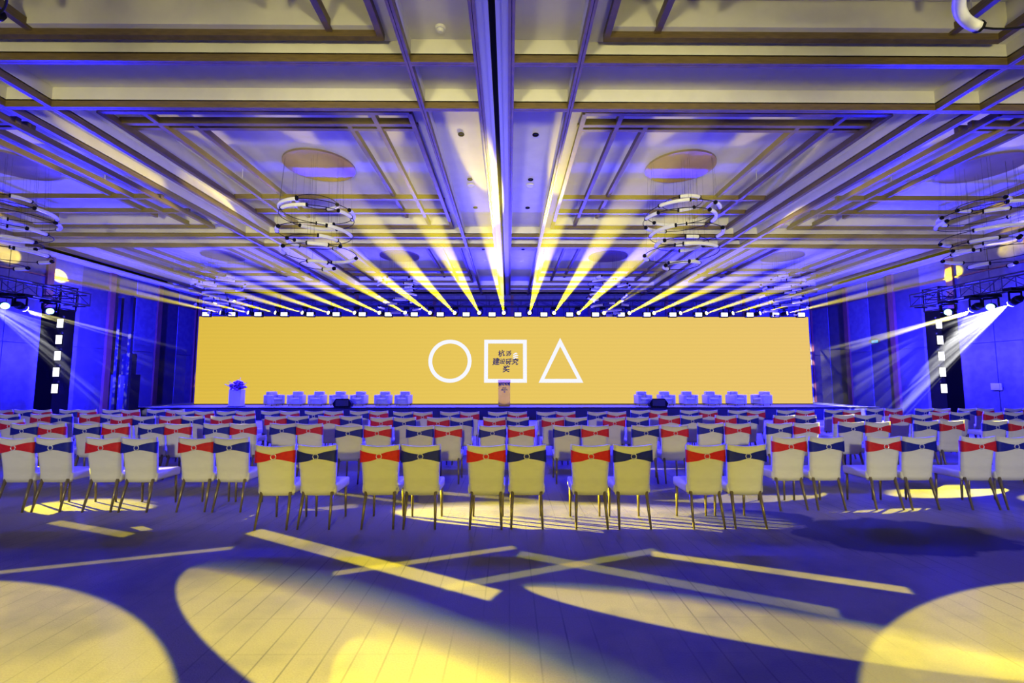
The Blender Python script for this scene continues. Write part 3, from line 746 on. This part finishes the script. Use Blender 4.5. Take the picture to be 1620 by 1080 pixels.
for k in range(4):
    a = -0.25+k*0.13; bm = NB(); y = -0.004
    quad(bm, (a, y, 1.01), (a+0.065, y, 1.01), (min(a+0.125, 0.255), y, 0.91), (min(a+0.06, 0.255), y, 0.91)); obj('stripe', bm, 'print_navy', t)
for ch, px, pz, s in (('杭', -0.045, 0.80, 0.085), ('派', 0.04, 0.80, 0.08), ('建', -0.10, 0.72, 0.085), ('设', -0.03, 0.72, 0.08), ('研', 0.04, 0.72, 0.085), ('究', 0.11, 0.72, 0.08), ('奖', 0.01, 0.63, 0.09)):
    glyph(ch, s, (px, -0.006, pz), t, 'print_navy', bold=0.02)
# flower stand
t = empty('flower_stand', (-11.75, 19.6, SZ), 0, 'white plinth topped with a bushy purple flower arrangement at left stage edge', 'flower stand')
bx('plinth', -0.25, 0.25, -0.16, 0.18, 0.03, 0.74, 'plinth', t, 0.01)
bx('plinth_foot', -0.28, 0.28, -0.19, 0.21, 0, 0.03, 'black', t)
rng = random.Random(5)
for k in range(64):
    a = rng.uniform(0, 2*math.pi); rr = rng.uniform(0, 0.38); z = 0.70+rng.uniform(0.0, 0.42)*(1-rr/0.7); p = Vector((rr*math.cos(a), 0.02+rr*0.7*math.sin(a), z+0.03))
    bm = NB(); r = rng.uniform(0.045, 0.085)
    bmesh.ops.create_icosphere(bm, subdivisions=1, radius=r)
    for v in bm.verts: v.co = v.co*(1+rng.uniform(-0.25, 0.25)); v.co.z *= 0.75; v.co += p
    obj('bloom', bm, 'purple', t)
for k in range(16):
    a = rng.uniform(0, 2*math.pi); e = rng.uniform(0.4, 0.56); bm = NB()
    tube(bm, (0.1*math.cos(a), 0.02, 0.8), (e*math.cos(a), 0.25*math.sin(a), 0.88+rng.uniform(-0.05, 0.45)*(1-abs(math.cos(a))*0.6)), 0.012, 0.004, 5); obj('sprig', bm, 'stemgreen' if k % 2 else 'purple', t)
# floor monitors at the stage edge
for x, lab in ((-7.05, 'black wedge stage monitor in front of left armchairs'), (6.37, 'black wedge stage monitor in front of right armchairs')):
    t = empty('stage_monitor', (x, 19.38, SZ), 0, lab, 'stage monitor', 'stage monitors')
    bm = NB(); prof = [(-0.34, 0.0), (-0.40, 0.16), (-0.26, 0.36), (0.26, 0.36), (0.40, 0.16), (0.34, 0.0)]
    A = [bm.verts.new((x_, -0.22, z_)) for x_, z_ in prof]; B = [bm.verts.new((x_*0.9, 0.22, z_*0.75)) for x_, z_ in prof]
    bm.faces.new(A[::-1]); bm.faces.new(B)
    for i in range(6): bm.faces.new((A[i], A[(i+1) % 6], B[(i+1) % 6], B[i]))
    obj('cabinet', bm, 'black', t)
    bx('grille', -0.27, 0.27, -0.235, -0.22, 0.05, 0.31, 'mesh', t, 0.005)
# public-address stack left of the screen and lift masts
t = empty('speaker_stack', (-15.75, 18.6, 0), 0, 'black loudspeaker stack standing on floor left of the stage', 'loudspeaker')
bx('subwoofer', -0.33, 0.33, -0.3, 0.35, 0.0, 1.9, 'black', t, 0.01)
bx('grille', -0.30, 0.30, -0.315, -0.3, 0.05, 1.85, 'mesh', t)
bx('top_cabinet', -0.02, 0.26, -0.2, 0.2, 1.9, 2.75, 'black', t, 0.01)
for x in (-14.95, -15.55):
    t = empty('lift_mast', (x+0.02, 17.75 if x > -15 else 17.9, 0), 0, 'tall thin black lift mast %s beside the loudspeaker stack' % ('on right' if x > -15 else 'on left'), 'mast', 'lift masts')
    bx('mast', -0.06, 0.06, -0.06, 0.06, 0.05, 4.95, 'black', t); bx('foot', -0.25, 0.25, -0.25, 0.25, 0, 0.05, 'black', t); bx('cap', -0.08, 0.08, -0.08, 0.08, 4.95, 5.0, 'darkmetal', t)
# exit sign and socket plate on the right wall
t = empty('exit_sign', (XR-0.08, 20.6, 3.45), 0, 'small glowing green exit sign high on right wall', 'exit sign')
bx('sign_box', -0.05, 0.03, -0.2, 0.2, -0.08, 0.08, 'black', t); bx('lit_face', -0.056, -0.05, -0.18, 0.18, -0.065, 0.065, 'exit', t)
bm = NB(); quad(bm, (-0.058, -0.1, -0.015), (-0.058, 0.03, -0.015), (-0.058, 0.03, 0.015), (-0.058, -0.1, 0.015)); bm.faces.new([bm.verts.new(p) for p in ((-0.058, 0.03, -0.045), (-0.058, 0.10, 0.0), (-0.058, 0.03, 0.045))]); obj('arrow', bm, 'plate', t)
t = empty('wall_box', (XR-0.05, 15.6, 1.45), 0, 'small pale utility plate on right wall beyond the chairs', 'wall plate')
bx('plate', -0.05, 0.0, -0.18, 0.18, -0.12, 0.12, 'plate', t, 0.008); bx('cover', -0.06, -0.05, -0.12, 0.12, -0.08, 0.08, 'plate', t)

# ------------------------------------------------------------------ chairs
CHH = 0.945
def lean(z):                                   # y of the back's mid plane
    u = (z-0.36)/(CHH-0.36); return -0.165-0.085*u**1.4
def half_w(z): u = (z-0.36)/(CHH-0.36); return 0.197+0.030*u
TH = 0.034
def back_y(s, z): return lean(z)-TH+0.022*s*s          # rear surface
def ztop(s): return CHH-0.022*(1-s*s)+0.004
def chair_back():
    bm = NB(); ns, nz = 10, 10; F = []; B = []
    for j in range(nz+1):
        rf = []; rb = []
        for i in range(ns+1):
            s = -1+2*i/ns; u = j/nz; z = 0.36+(ztop(s)-0.36)*u
            e = 1.0 if 0 < i < ns else 0.55        # rounded vertical edges
            ed = 1.0 if 0 < j < nz else 0.6
            hw = half_w(z); ym = (back_y(s, z)+lean(z)+TH+0.022*s*s)/2; t = TH*e*ed
            rb.append(bm.verts.new((s*hw, ym-t, z))); rf.append(bm.verts.new((s*hw, ym+t, z)))
        F.append(rf); B.append(rb)
    for j in range(nz):
        for i in range(ns):
            bm.faces.new((B[j][i], B[j][i+1], B[j+1][i+1], B[j+1][i])); bm.faces.new((F[j][i+1], F[j][i], F[j+1][i], F[j+1][i+1]))
        bm.faces.new((B[j][0], B[j+1][0], F[j+1][0], F[j][0])); bm.faces.new((B[j][ns], F[j][ns], F[j+1][ns], B[j+1][ns]))
    for i in range(ns):
        bm.faces.new((B[0][i], F[0][i], F[0][i+1], B[0][i+1])); bm.faces.new((B[nz][i], B[nz][i+1], F[nz][i+1], F[nz][i]))
    return bm
def sash_mesh():
    bm = NB(); zc = 0.815; n = 14; o = 0.007
    pts = []                                     # loop around the back: (x, y, lo, hi)
    for i in range(n+1):
        s = -1+2*i/n; h = 0.020+0.052*abs(s)**0.85; tl = 0.008*math.sin(3*s)
        x = s*(half_w(zc)+o); pts.append([(x, back_y(s, zc-h)-o if abs(s) < 1 else lean(zc)-TH*0.4, zc-h+tl), (x, back_y(s, zc+h)-o if abs(s) < 1 else lean(zc)-TH*0.4, zc+h+tl)])
    for s in (1, 0.93, 0.5, 0, -0.5, -0.93, -1):
        h = 0.072; y = lean(zc)+TH+0.022*s*s+o if abs(s) < 1 else lean(zc)+TH*0.9
        x = s*(half_w(zc)+o); pts.append([(x, y-0.006, zc-h), (x, y+0.004-0.012, zc+h)])
    V = [[bm.verts.new(p) for p in q] for q in pts]
    for i in range(len(V)):
        a = V[i]; b = V[(i+1) % len(V)]; bm.faces.new((a[0], b[0], b[1], a[1]))
    return bm
def make_chair(color):
    t = empty('banquet_chair')
    obj('backrest', chair_back(), 'cover', t, True)
    bm = NB(); box(bm, -0.215, 0.215, -0.17, 0.27, 0.375, 0.485); obj('seat', bm, 'cover', t, True, 0.03, 3)
    s = obj('sash', sash_mesh(), color, t, True)
    bm = NB(); y = back_y(0, 0.815)-0.010; arc(bm, (0, y, 0.815), 0.030, 0, 2*math.pi, 0.0055, 20, 6, axis='Y'); obj('buckle', bm, 'buckle', s, True)
    for sx_ in (-1, 1):
        bm = NB(); tube(bm, (sx_*0.165, -0.165, 0.40), (sx_*0.180, -0.262, 0.0), 0.021, 0.012, 8); obj('leg', bm, 'brass', t, True)
        bm = NB(); tube(bm, (sx_*0.180, 0.225, 0.40), (sx_*0.183, 0.240, 0.0), 0.020, 0.012, 8); obj('leg', bm, 'brass', t, True)
    return t
PROTO = {'red': make_chair('red'), 'navy': make_chair('navy')}; USED = {'red': False, 'navy': False}
ROWS = [
 ('front row nearest the camera', 'red', [(-6.4, -5.97, 5.97), (-5.28, -4.84, 5.97), (-4.09, -3.63, 5.97), (-2.7, -2.22, 5.28), (-1.5, -1.02, 5.28), (-0.26, 0.21, 5.28), (0.95, 1.44, 5.28), (2.29, 2.77, 5.28), (3.72, 4.22, 6.0), (4.99, 5.46, 6.0), (6.26, 6.7, 6.0)]),
 ('second row from the camera', 'navy', [(-9.94, -9.5, 8.7), (-8.36, -7.91, 7.88), (-7.26, -6.82, 7.88), (-6.17, -5.73, 7.88), (-5.06, -4.59, 7.88), (-3.91, -3.46, 7.88), (-2.63, -2.17, 7.5), (-1.47, -1.0, 7.5), (-0.27, 0.21, 7.5), (0.96, 1.43, 7.5), (2.26, 2.75, 7.5), (3.53, 4.0, 7.9), (4.73, 5.22, 7.9), (6.16, 6.62, 8.1), (7.74, 8.22, 8.35), (9.06, 9.5, 8.35)]),
 ('third row from the camera', 'red', [(-11.47, -11.03, 10.05), (-10.31, -9.87, 10.05), (-9.23, -8.79, 10.05), (-8.09, -7.64, 9.52), (-7.06, -6.62, 9.52), (-6.0, -5.55, 9.52), (-4.87, -4.43, 9.52), (-3.76, -3.32, 9.52), (-2.55, -2.11, 9.14), (-1.41, -0.96, 9.14), (-0.29, 0.18, 9.14), (0.89, 1.36, 9.14), (2.13, 2.6, 9.14), (3.42, 3.88, 9.6), (4.62, 5.08, 9.6), (5.86, 6.33, 9.6), (7.26, 7.72, 9.75), (8.49, 8.95, 9.75), (10.1, 10.6, 10.55), (11.39, 11.87, 10.55)]),
 ('last row before the stage', 'navy', [(-13.2, -12.75, 11.5), (-12.25, -11.81, 11.5), (-11.11, -10.67, 11.5), (-10.02, -9.57, 11.5), (-8.9, -8.46, 11.5), (-7.78, -7.34, 10.95), (-6.8, -6.36, 10.95), (-5.74, -5.3, 10.95), (-4.68, -4.24, 10.95), (-3.6, -3.16, 10.95), (-2.48, -2.04, 10.67), (-1.38, -0.94, 10.67), (-0.25, 0.19, 10.67), (0.89, 1.33, 10.67), (2.09, 2.54, 10.67), (3.26, 3.7, 11.2), (4.5, 4.94, 11.2), (5.69, 6.13, 11.2), (6.91, 7.36, 11.2), (8.24, 8.68, 11.4), (9.65, 10.15, 11.85), (10.96, 11.4, 11.85), (12.11, 12.57, 11.85), (13.34, 13.79, 11.85)]),
]
rng = random.Random(11)
for rname, firstcol, prs in ROWS:
    for k, (xa, xb, y) in enumerate(prs):
        if xb-xa < 0.468: xm = (xa+xb)/2; xa, xb = xm-0.234, xm+0.234
        n = len(prs); pos = ('%s pair from left' % ORD[k]) if k < (n+1)//2 else (('%s pair from right' % ORD[n-1-k]))
        for x, col in ((xa, firstcol), (xb, 'navy' if firstcol == 'red' else 'red')):
            if (x < -9.8 and y == 8.7) or (x < -11.3 and y == 10.05) or (x < -13.0 and y == 11.5): continue      # wholly outside the frame
            if USED[col]: t = copy_tree(PROTO[col])
            else: t = PROTO[col]; USED[col] = True
            t.location = (x, y+0.25+rng.uniform(-0.012, 0.012), 0); t.rotation_euler.z = R(rng.uniform(-0.6, 0.6))
            tag(t, 'white covered chair with %s sash, %s, %s' % (col, pos, rname), 'chair', 'white banquet chairs in rows')

# ------------------------------------------------------------------ haze is lit shaft by shaft: each lamp lights its own haze
allc = bpy.data.collections.new('haze_shafts')
for h, lp in SHAFTS: allc.objects.link(h)
for co in allc.collection_objects: co.light_linking.link_state = 'EXCLUDE'
own = {lp.name: h for h, lp in SHAFTS}
for o in list(SC.objects):
    if o.type == 'LIGHT' and o.name not in own or o.name == 'screen_face':
        o.light_linking.receiver_collection = allc
for h, lp in SHAFTS:
    c = bpy.data.collections.new('other_shafts')
    for h2, _ in SHAFTS:
        if h2 is not h: c.objects.link(h2)
    for co in c.collection_objects: co.light_linking.link_state = 'EXCLUDE'
    lp.light_linking.receiver_collection = c
